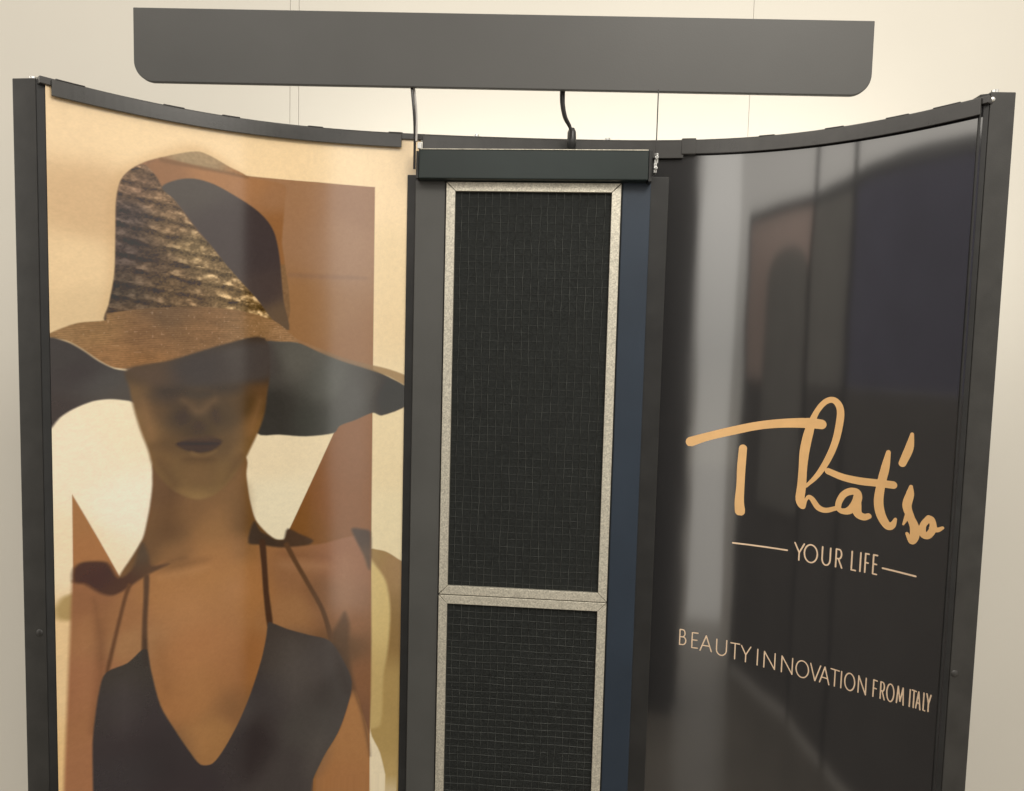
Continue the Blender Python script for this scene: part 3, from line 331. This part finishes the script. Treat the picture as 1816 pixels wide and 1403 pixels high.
TAG_LINE = [('Y', 432.3, 446.1, 1267.6, 1296.8), ('O', 445.1, 463.1, 1267.5, 1297.0), ('U', 466.8, 479.5, 1267.8, 1297.6), ('R', 483.2, 492.7, 1268.2, 1298.3), ('L', 501.5, 508.3, 1268.9, 1299.4), ('I', 512.0, 512.4, 1269.4, 1299.9), ('F', 516.2, 521.8, 1269.8, 1300.5), ('E', 524.5, 530.5, 1270.4, 1301.3)]
FOOT_LINE = [('B', 266.3, 279.9, 1097.3, 1125.1), ('E', 286.8, 298.5, 1094.1, 1121.9), ('A', 301.1, 320.4, 1091.3, 1119.2), ('U', 325.9, 344.7, 1087.9, 1116.0), ('T', 348.7, 363.4, 1085.5, 1113.6), ('Y', 364.9, 380.0, 1083.8, 1112.0), ('I', 389.4, 390.1, 1082.4, 1110.6), ('N', 397.9, 416.0, 1081.3, 1109.5), ('N', 422.6, 439.8, 1080.4, 1108.5), ('O', 442.7, 460.1, 1080.2, 1108.2), ('V', 461.1, 474.7, 1080.5, 1108.4), ('A', 473.1, 485.7, 1080.9, 1108.8), ('T', 486.1, 496.9, 1081.6, 1109.3), ('I', 498.8, 499.1, 1082.2, 1109.8), ('O', 502.3, 514.6, 1083.0, 1110.6), ('N', 516.9, 527.0, 1084.4, 1111.9), ('F', 532.7, 537.9, 1086.2, 1113.5), ('R', 539.8, 545.7, 1087.3, 1114.5), ('O', 546.4, 554.5, 1088.6, 1115.7), ('M', 556.0, 563.6, 1090.3, 1117.2), ('I', 568.3, 568.6, 1092.1, 1118.8), ('T', 569.6, 574.3, 1092.8, 1119.5), ('A', 573.4, 578.4, 1093.7, 1120.3), ('L', 579.6, 582.6, 1094.9, 1121.5), ('Y', 582.2, 586.9, 1095.8, 1122.2)]


def chaikin(P, n=2):
    P = np.array(P, float)
    for _ in range(n):
        Q = np.roll(P, -1, 0); P = np.stack([P*.75+Q*.25, P*.25+Q*.75], 1).reshape(-1, 2)
    return P
def catmull(P, n=5):
    P = np.array(P, float); N = len(P); out = []
    for i in range(N):
        p0, p1, p2, p3 = P[i-1], P[i], P[(i+1)%N], P[(i+2)%N]; L = np.hypot(*(p2-p1))+1e-9
        m1 = (p2-p0)/2; m2 = (p3-p1)/2
        m1 = m1*min(1, L*.9/(np.hypot(*m1)+1e-9)); m2 = m2*min(1, L*.9/(np.hypot(*m2)+1e-9))
        for t in np.arange(n)/n:
            out.append((2*t**3-3*t*t+1)*p1+(t**3-2*t*t+t)*m1+(3*t*t-2*t**3)*p2+(t**3-t*t)*m2)
    return np.array(out)
def sdf(P, X, Z):        # signed distance, negative inside
    d = np.full(X.shape, 1e9); ins = np.zeros(X.shape, bool); N = len(P)
    for i in range(N):
        ax, az = P[i-1]; bx, bz = P[i]; ex, ez = bx-ax, bz-az; L2 = ex*ex+ez*ez+1e-9
        t = np.clip(((X-ax)*ex+(Z-az)*ez)/L2, 0, 1)
        d = np.minimum(d, (X-ax-t*ex)**2+(Z-az-t*ez)**2)
        if abs(ez) > 1e-9:
            c = ((az > Z) != (bz > Z)) & (X < ex*(Z-az)/ez+ax); ins ^= c
    d = np.sqrt(d); return np.where(ins, -d, d)
def hashn(i, j, s):
    v = np.sin(i*127.1+j*311.7+s*74.7)*43758.5453; return v-np.floor(v)
def vnoise(x, y, s=0):
    i = np.floor(x); j = np.floor(y); u = x-i; v = y-j; u = u*u*(3-2*u); v = v*v*(3-2*v)
    return (hashn(i,j,s)*(1-u)+hashn(i+1,j,s)*u)*(1-v)+(hashn(i,j+1,s)*(1-u)+hashn(i+1,j+1,s)*u)*v
S2L = np.vectorize(s2l)
def paint(X, Z):
    img = np.zeros(X.shape+(3,)); masks = {}
    for name, smooth, feather, alpha, poly, cols in LEFT_PRINT:
        P_ = catmull(poly, 4) if smooth else np.array(poly, float)
        x0, z0 = P_.min(0)-feather*1.5-2; x1, z1 = P_.max(0)+feather*1.5+2
        sel = (X > x0) & (X < x1) & (Z > z0) & (Z < z1)
        if not sel.any(): continue
        x = X[sel]; z = Z[sel]
        a = np.clip(.5-sdf(P_, x, z)/(feather*1.3), 0, 1); a = a*a*(3-2*a)*alpha
        wsum = np.zeros(x.shape); c = np.zeros(x.shape+(3,))
        for q in cols:
            ww = 1/((x-q[0])**2+(z-q[1])**2+320.)**2
            wsum += ww; c += ww[:,None]*np.array(q[2:5], float)
        c /= wsum[:,None]
        if name == 'straw_dark':          # woven rows of the crown
            u = z+.16*(x-min(p[0] for p in poly)); row = u/21+.22*vnoise(x/30, z/26, 5)
            st = .5+.36*np.sin(row*2*np.pi)+.14*np.sin(row*4*np.pi+1)
            kn = .5+.5*np.sin(x/5.6+np.floor(row)*2.4+3*vnoise(x/9, z/9, 31))*np.sin(z/4.2+2*vnoise(x/8, z/8, 32)); kn = .6*kn+.4*vnoise(x/3.2, z/3, 1); kn2 = vnoise(x/1.9, z/1.7, 2)
            wv = vnoise(x/9+np.floor(row)*3.1, z/11, 6)
            g = .70+.42*st*(.5+.8*wv)+.40*(kn-.5)+.34*(kn2-.5)
            c = c*g[:,None]+np.array([96, 88, 72.])*(np.clip(st*kn*(.4+wv)*2.6-.80, 0, 1)*np.clip((x+560)/90, .25, .8))[:,None]
        if name == 'brim_top':
            q_ = (z+.00045*(x+420)**2)/3.1+.8*vnoise(x/26, z/20, 14)
            c = c*(.88+.13*vnoise(x/2.2+z/9, z/1.6, 3)+.12*vnoise(x/14, z/5, 4)+.10*np.sin(q_*2*np.pi)*vnoise(x/7, z/4, 15))[:,None]
            c += (np.clip(vnoise(x/3, z/3, 9)-.86, 0, 1)*260)[:,None]
        if name == 'crown_out':
            c = c*(.94+.10*vnoise(x/3, z/3, 8))[:,None]
        img[sel] = img[sel]*(1-a[:,None])+c*a[:,None]
    lum = img.mean(-1, keepdims=True)
    img = img*(1+.030*(vnoise(X/1.7, Z/1.7, 21)-.5)+.022*(vnoise(X/5, Z/5, 22)-.5))[..., None]
    img = img.mean(-1, keepdims=True)+(img-img.mean(-1, keepdims=True))*.88
    lin = ((np.clip(img, 0, 255)/255+.055)/1.055)**2.4
    return lin
PRINT_GAIN = 1.09; PRINT_LIFT = .031
xs = np.concatenate([np.linspace(XL+.0005, -.42, 290)[:-1], np.linspace(-.42, -.186, 215)])
zs = np.concatenate([np.array([.02, .3, .6, .78]), np.linspace(.85, 1.9285, 960)])
GX, GZ = np.meshgrid(xs, zs)
col = paint(GX*1000, GZ*1000)
col = np.clip(col*PRINT_GAIN-PRINT_LIFT, .006, .95)
nz_, nx_ = GX.shape
pts = np.array([off(x, .0) for x in xs])
V = np.empty((nz_, nx_, 3)); V[..., 0] = pts[None, :, 0]; V[..., 1] = pts[None, :, 1]; V[..., 2] = zs[:, None]
idx = np.arange(nz_*nx_).reshape(nz_, nx_)
Q = np.stack([idx[:-1,:-1], idx[:-1,1:], idx[1:,1:], idx[1:,:-1]], -1).reshape(-1, 4)
me = bpy.data.meshes.new('poster_panel')
me.vertices.add(nz_*nx_); me.vertices.foreach_set('co', V.reshape(-1))
me.loops.add(Q.size); me.loops.foreach_set('vertex_index', Q.reshape(-1))
me.polygons.add(len(Q)); me.polygons.foreach_set('loop_start', np.arange(0, Q.size, 4)); me.polygons.foreach_set('loop_total', np.full(len(Q), 4))
me.update(calc_edges=True)
ca = me.color_attributes.new('print', 'FLOAT_COLOR', 'POINT')
rgba = np.ones((nz_*nx_, 4), np.float32); rgba[:, :3] = col.reshape(-1, 3); ca.data.foreach_set('color', rgba.reshape(-1))
me.polygons.foreach_set('use_smooth', np.ones(len(Q), bool)); me.materials.append(M_print)
poster = bpy.data.objects.new('poster_panel', me); C.objects.link(poster); P(poster)
poster['label'] = 'glossy printed panel of a woman in a wide straw hat and dark swimsuit'
v, f = sweep(XL+.0005, -.186, .02, 1.9284, -.0008, -.003, 60)
P(obj('panel_backing', v, f, M_black))

# dark panel on the other wing
v, f = sweep(.15, XR-.0005, .02, 1.9285, 0, -.003, 90)
dark = P(obj('lettered_panel', v, f, M_dark)); dark['label'] = 'glossy near-black panel with tan script and capital lettering'
dark.data.polygons.foreach_set('use_smooth', [len(p.vertices) == 4 and abs(p.normal.z) < .5 for p in dark.data.polygons])
dark.data.set_sharp_from_angle(angle=R(30))

# lettering: exact outline of round strokes, laid on the curved film
_ax = np.linspace(.1, .62, 800); _as = np.concatenate([[0], np.cumsum(np.hypot(np.diff(_ax), np.diff(cy(_ax))))])*1000+100
def to_arc(x): return float(np.interp(x, _ax*1000, _as))
def from_arc(a): return float(np.interp(a, _as, _ax*1000))
def field_mesh(name, strokes, step, m, d=.0003):
    strokes = [[(to_arc(p[0]), p[1], p[2]) for p in st] for st in strokes]
    seg = []
    for st in strokes:
        for a, b in zip(st[:-1], st[1:]): seg.append((a, b))
    A = np.array([[*a, *b] for a, b in seg])
    x0 = min(A[:,0].min(), A[:,3].min())-10; x1 = max(A[:,0].max(), A[:,3].max())+10
    z0 = min(A[:,1].min(), A[:,4].min())-10; z1 = max(A[:,1].max(), A[:,4].max())+10
    gx = np.arange(x0, x1, step); gz = np.arange(z0, z1, step); X, Z = np.meshgrid(gx, gz, indexing='ij'); D = np.full(X.shape, 99.)
    for ax, az, ar, bx, bz, br in A:
        sel = (slice(*np.searchsorted(gx, (min(ax,bx)-8, max(ax,bx)+8))), slice(*np.searchsorted(gz, (min(az,bz)-8, max(az,bz)+8))))
        x = X[sel]; z = Z[sel]; ex, ez = bx-ax, bz-az
        t = np.clip(((x-ax)*ex+(z-az)*ez)/(ex*ex+ez*ez+1e-9), 0, 1)
        D[sel] = np.minimum(D[sel], np.hypot(x-ax-t*ex, z-az-t*ez)-(ar+(br-ar)*t))
    verts = []; faces = []; cache = {}
    def vid(key, x, z):
        if key not in cache:
            cache[key] = len(verts); q = off(from_arc(x)/1000, d); verts.append((q[0], q[1], z/1000))
        return cache[key]
    nI, nJ = D.shape; near = D < step*2
    for i, j in zip(*np.where(near[:-1,:-1])):
        cs_ = [(i,j), (i+1,j), (i+1,j+1), (i,j+1)]; vals = [D[c] for c in cs_]
        if min(vals) >= 0: continue
        loop = []
        for k in range(4):
            c0, c1 = cs_[k], cs_[(k+1)%4]; v0, v1 = vals[k], vals[(k+1)%4]
            if v0 < 0: loop.append(vid(c0, gx[c0[0]], gz[c0[1]]))
            if (v0 < 0) != (v1 < 0):
                t = v0/(v0-v1); key = (min(c0,c1), max(c0,c1))
                loop.append(vid(key, gx[c0[0]]+(gx[c1[0]]-gx[c0[0]])*t, gz[c0[1]]+(gz[c1[1]]-gz[c0[1]])*t))
        if len(loop) >= 3: faces.append(tuple(loop))
    return obj(name, verts, faces, m)
def densify(st):
    st = np.array(st, float)
    if len(st) < 3: return [tuple(p) for p in st]
    Pn = np.vstack([2*st[0]-st[1], st, 2*st[-1]-st[-2]]); out = []
    for i in range(1, len(Pn)-2):
        p0, p1, p2, p3 = Pn[i-1:i+3]
        for t in np.arange(5)/5: out.append(tuple(.5*(2*p1+(-p0+p2)*t+(2*p0-5*p1+4*p2-p3)*t*t+(-p0+3*p1-3*p2+p3)*t**3)))
    out.append(tuple(st[-1])); return [(a, b, max(c, .8)) for a, b, c in out]
def arcp(cx_, cz_, rx, rz, a0, a1, n=14): return [(cx_+rx*math.cos(R(a0+(a1-a0)*k/n)), cz_+rz*math.sin(R(a0+(a1-a0)*k/n))) for k in range(n+1)]
GLYPH = {
 'I': [[(.5,0),(.5,1)]], 'L': [[(.08,1),(.08,0),(.95,0)]], 'T': [[(0,1),(1,1)],[(.5,1),(.5,0)]], 'E': [[(.95,1),(.08,1),(.08,0),(.95,0)],[(.08,.52),(.85,.52)]],
 'F': [[(.95,1),(.08,1),(.08,0)],[(.08,.52),(.85,.52)]], 'Y': [[(0,1),(.5,.45),(1,1)],[(.5,.45),(.5,0)]], 'A': [[(0,0),(.5,1),(1,0)],[(.18,.34),(.82,.34)]],
 'V': [[(0,1),(.5,0),(1,1)]], 'N': [[(.05,0),(.05,1),(.95,0),(.95,1)]], 'M': [[(0,0),(.14,1),(.5,.15),(.86,1),(1,0)]],
 'O': [arcp(.5,.5,.5,.52,0,360,28)], 'U': [[(.06,1),(.06,.35)]+arcp(.5,.35,.44,.36,180,360,16)+[(.94,1)]],
 'R': [[(.1,0),(.1,1),(.5,1)]+arcp(.5,.74,.38,.26,90,-90,12)+[(.1,.48)],[(.45,.48),(1,0)]],
 'B': [[(.1,0),(.1,1),(.45,1)]+arcp(.45,.76,.33,.24,90,-90,12)+[(.1,.52)],[(.45,.52)]+arcp(.5,.26,.42,.26,90,-90,12)+[(.1,0),(.1,.1)]],
}
def word(rows, r, flat=None):
    st = []
    for ch, xa, xb, zb, zt in rows:
        if flat: zb, zt = flat(zb, zt)
        if xb-xa < 3: xa, xb = (xa+xb)/2-.1, (xa+xb)/2+.1
        else: xa += r*.7; xb -= r*.7
        for s_ in GLYPH[ch]: st.append([(xa+(xb-xa)*u, zb+r+(zt-zb-2*r)*v, r) for u, v in s_])
    return st
def sub(o, par): o.parent = par; return o
sub(field_mesh('script_lettering', [densify([(p[0], p[1], p[2]*math.hypot(1, cs(p[0]/1000))**.8) for p in s_]) for s_ in SCRIPT_STROKES], .7, M_tan), dark)
sub(field_mesh('small_lettering', word(TAG_LINE, 1.15), .4, M_ink), dark)
sub(field_mesh('small_lettering', word(FOOT_LINE, .95), .4, M_ink), dark)
for dd in DASHES:
    zz = sum(p[1] for p in dd)/2; sub(field_mesh('dash', [[(dd[0][0], zz, 1.3), (dd[1][0], zz, 1.3)]], .4, M_ink), dark)

# rails along the top
v, f = sweep(XL-.004, XR+.004, 1.9262, 1.9362, .0035, -.009, 90); rail = P(bevel(obj('top_rail', v, f, M_rail), .0012))
v, f = sweep(XL+.004, -.2165, 1.9125, 1.9340, .0068, .0036, 50); P(bevel(obj('front_rail', v, f, M_rail), .0008))
v, f = sweep(.2415, XR-.001, 1.9125, 1.9345, .0068, .0036, 50); P(bevel(obj('front_rail', v, f, M_rail), .0008))
v, f = sweep(-.183, .2405, 1.906, 1.9335, .0066, .0036, 30); P(bevel(obj('front_rail', v, f, M_rail), .0008))
for x in (-.625, -.531, -.4648, -.3493, -.2262, .2485, .3656, .4539, .5224, .5668):
    z0, d0 = (1.9115, .0080) if x == .2485 else (1.9350, .0040)
    v, f = sweep(x-.0115, x+.0115, z0, 1.9373, d0, -.0092, 6); bevel(sub(obj('rail_clip', v, f, M_rail), rail), .0015)
for x in (-.0964, .1183):
    b = MB(); q = off(x, -.002); b.cyl_z(q[0], q[1], 1.9363, 1.9395, .0045); sub(b.build('rail_screw', M_chrome), rail)

# corner posts
def post(front, lip, zt, ybolt, xb, zb, face):
    m = MB(); m.prism_z(front, 0, zt); p = P(bevel(m.build('post', M_alu), .0012)); 
    m = MB(); m.prism_z(lip, 0, zt-.002); sub(bevel(m.build('edge_trim', M_black), .0008), p)
    m = MB(); m.cyl_z(xb, ybolt, zt-.001, zt+.007, .0046); m.cyl_z(xb, ybolt, zt-.0005, zt+.002, .0075); sub(m.build('top_screw', M_chrome, smooth=False), p)
    m = MB(); m.cyl_y(face[0], face[2]-.0016, face[2]+.001, face[1], .0055, dome=.0016); sub(m.build('rivet', M_alu, smooth=True), p)
    return p
post([(-.6895,-.2640),(-.6555,-.2655),(-.6560,-.2260),(-.6895,-.2260)], [(-.6550,-.2655),(-.6432,-.2600),(-.6432,-.2350),(-.6550,-.2300)], 1.9350, -.248, -.672, 0, (-.6655, 1.176, -.2650))
rp_ = post([(.6020,-.1935),(.6345,-.1920),(.6345,-.1540),(.6020,-.1540)], [(.5915,-.1890),(.6015,-.1930),(.6015,-.1600),(.5915,-.1640)], 1.9425, -.178, .6155, 0, (.6080, 1.160, -.1930))
m = MB(); m.cyl_y(.6045, -.1955, -.1930, 1.9325, .0034, dome=.001); sub(m.build('face_screw', M_chrome, smooth=True), rp_)

# filter column
colm = P(bevel(MB().box(-.2060, .2155, -.0262, .036, 0, 1.8700).build('column_back_plate', M_black), .001))
P(bevel(MB().box(-.1916, -.1425, -.0303, -.0264, 0, 1.8600).build('column_strip', M_column), .0012))
P(bevel(MB().prism_z([(.1425,-.0303),(.1869,-.0303),(.1869,-.0264),(.1425,-.0264)], 0, 1.8600).build('column_strip', M_strip), .0012))['label'] = 'strip to the right of the filters, blue reflection put into its colour'
def filt(z0, z1, lab):
    x0, x1, t, g = -.1401, .1401, .0145, .00035; yf, yb = -.0345, -.0264
    fr = MB()
    fr.prism_y([(x0+g*2,z0),(x1-g*2,z0),(x1-t-g,z0+t),(x0+t+g,z0+t)], yf, yb)
    fr.prism_y([(x0+g*2,z1),(x0+t+g,z1-t),(x1-t-g,z1-t),(x1-g*2,z1)], yf, yb)
    fr.prism_y([(x0,z0+g*2),(x0+t,z0+t+g),(x0+t,z1-t-g),(x0,z1-g*2)], yf, yb)
    fr.prism_y([(x1,z0+g*2),(x1,z1-g*2),(x1-t,z1-t-g),(x1-t,z0+t+g)], yf, yb)
    F = P(bevel(fr.build('filter', M_galv), .0006)); F['label'] = lab
    # cloth, gently rumpled
    rg = random.Random(int(z0*1000)); nx, nz = 70, int((z1-z0)/.004)
    X = np.linspace(x0+t-.001, x1-t+.001, nx); Z = np.linspace(z0+t-.001, z1-t+.001, nz)
    gx, gz = np.meshgrid(X, Z)
    yy = -.0288+.0006*(vnoise(gx*90, gz*90, 3)-.5)+.0012*(vnoise(gx*22, gz*30, 4)-.5)
    if z1 < 1.3: yy -= .0009*np.abs(np.sin(gz*math.pi/.0118+1.5*vnoise(gx*25, gz*25, 6)))*np.clip((1.14-gz)/.10, 0, 1)
    idx = np.arange(nx*nz).reshape(nz, nx)
    fc = np.stack([idx[:-1,:-1], idx[:-1,1:], idx[1:,1:], idx[1:,:-1]], -1).reshape(-1, 4)
    sub(obj('filter_cloth', np.stack([gx, yy, gz], -1).reshape(-1, 3).tolist(), [tuple(q) for q in fc.tolist()], M_fabric, smooth=True), F)
    wm = MB()
    k = 0; x = x0+t+.010
    while x < x1-t-.004:
        ph = rg.random()*6; amp = .0004+.0008*rg.random()
        wm.tube([(x+amp*math.sin(ph+zz_*38)+.0005*math.sin(zz_*170+ph), -.0302, zz_) for zz_ in np.linspace(z0+t, z1-t, 60)], .00038, 4)
        x += .0128+rg.uniform(-.0008, .0008)
    z = z0+t+.008
    while z < z1-t-.003:
        ph = rg.random()*6
        wm.tube([(xx, -.0299, z+.0006*math.sin(xx*60+ph)) for xx in np.linspace(x0+t, x1-t, 14)], .00016 if z1 > 1.3 else .00024, 4)
        z += .0125+rg.uniform(-.0015, .0015)
    sub(wm.build('wire_grid', M_wire), F)
filt(1.1775, 1.8575, 'upper pleated filter in a pale metal frame')
filt(.4975, 1.1760, 'lower filter in a pale metal frame, cloth creased crosswise')
hd = P(bevel(MB().box(-.1833, .1800, -.050, -.0266, 1.8588, 1.9050).build('header_box', M_header), .0018, 3))
sub(bevel(MB().box(.1802, .1856, -.0495, -.0266, 1.8568, 1.9055).build('end_cap', M_black), .0008), hd)
sub(bevel(MB().box(-.1872, -.1835, -.0495, -.0266, 1.8590, 1.9020).build('end_cap', M_black), .0008), hd)
sub(bevel(MB().box(-.1805, .1785, -.0512, -.0500, 1.9040, 1.9052).build('top_edge_highlight', M_galv), .0003), hd)  # pale strip stands for the highlight along the header's top edge
m = MB(); m.box(.1880, .1935, -.056, -.046, 1.883, 1.899).box(.1870, .1915, -.058, -.046, 1.868, 1.883).cyl_y(.1905, -.062, -.056, 1.891, .003); m.cyl_y(.1895, -.062, -.058, 1.875, .003)
sub(bevel(m.build('wire_clamp', M_chrome), .001), hd)
m = MB(); m.box(-.1855, -.1790, -.050, -.042, 1.9055, 1.9155); sub(bevel(m.build('wire_clamp', M_white), .001), hd)  # plain white stands for a bright reflection at this end

# ------------------------------------------------------------------ board above
bx0, bx1, bz0, bz1, rr = -.5690, .5690, -.0558, .0558, .032
poly = []
for cx_, a0 in ((bx0+rr, 180), (bx1-rr, 270)):
    for k in range(13):
        a = R(a0+90*k/12); poly.append((cx_+rr*math.cos(a), bz0+rr+rr*math.sin(a)))
poly += [(bx1, bz1), (bx0, bz1)]
board = MB().prism_y(poly, -.004, .004).build('hanging_board', M_board); bevel(board, .0014, 2)
board.location = (-.0535, -.065, 2.0470); board.rotation_euler = (0, R(-.15), R(3.5))
board['label'] = 'long flat dark grey board with rounded lower corners hanging above the booth'; board['category'] = 'board'

def wire(name, P_, r, m, label, cat, flat=1, twist=0, n=10):
    o = MB().tube(spline(P_), r, n, flat, twist).build(name, m, smooth=True); o['label'] = label; o['category'] = cat; return o
wire('support_wire', [(-.1918,-.070,1.996),(-.1880,-.072,1.965),(-.1862,-.070,1.940),(-.1866,-.064,1.910),(-.1888,-.054,1.872)], .0021, M_cable, 'bowed dark wire from the grey board to the left end of the header box', 'wire')
wire('strap', [(-.1890,-.066,1.996),(-.1848,-.068,1.965),(-.1832,-.069,1.940),(-.1830,-.069,1.9105)], .0017, M_cable2, 'thin pale grey strap running right behind the bowed dark wire', 'strap')
wire('support_wire', [(.1889,-.062,1.992),(.1888,-.063,1.940),(.1886,-.064,1.892)], .0009, M_cable, 'thin straight wire from the grey board to the silver clamp', 'wire')
wire('power_cord', [(.0425,-.045,1.998),(.0430,-.043,1.978),(.0475,-.040,1.958),(.0560,-.036,1.943),(.0575,-.033,1.932),(.0585,-.030,1.918),(.0590,-.028,1.905)], .0042, M_cable, 'thick black twisted cord hanging between grey board and top rail', 'cord', .62, 2.6)
pg = MB().tube([(.0588,-.0285,1.944),(.0590,-.0285,1.938),(.0592,-.0285,1.925),(.0592,-.0285,1.905)], [.0045,.0068,.0072,.0072], 14).build('plug', M_black, smooth=True)
pg.parent = bpy.data.objects['power_cord']
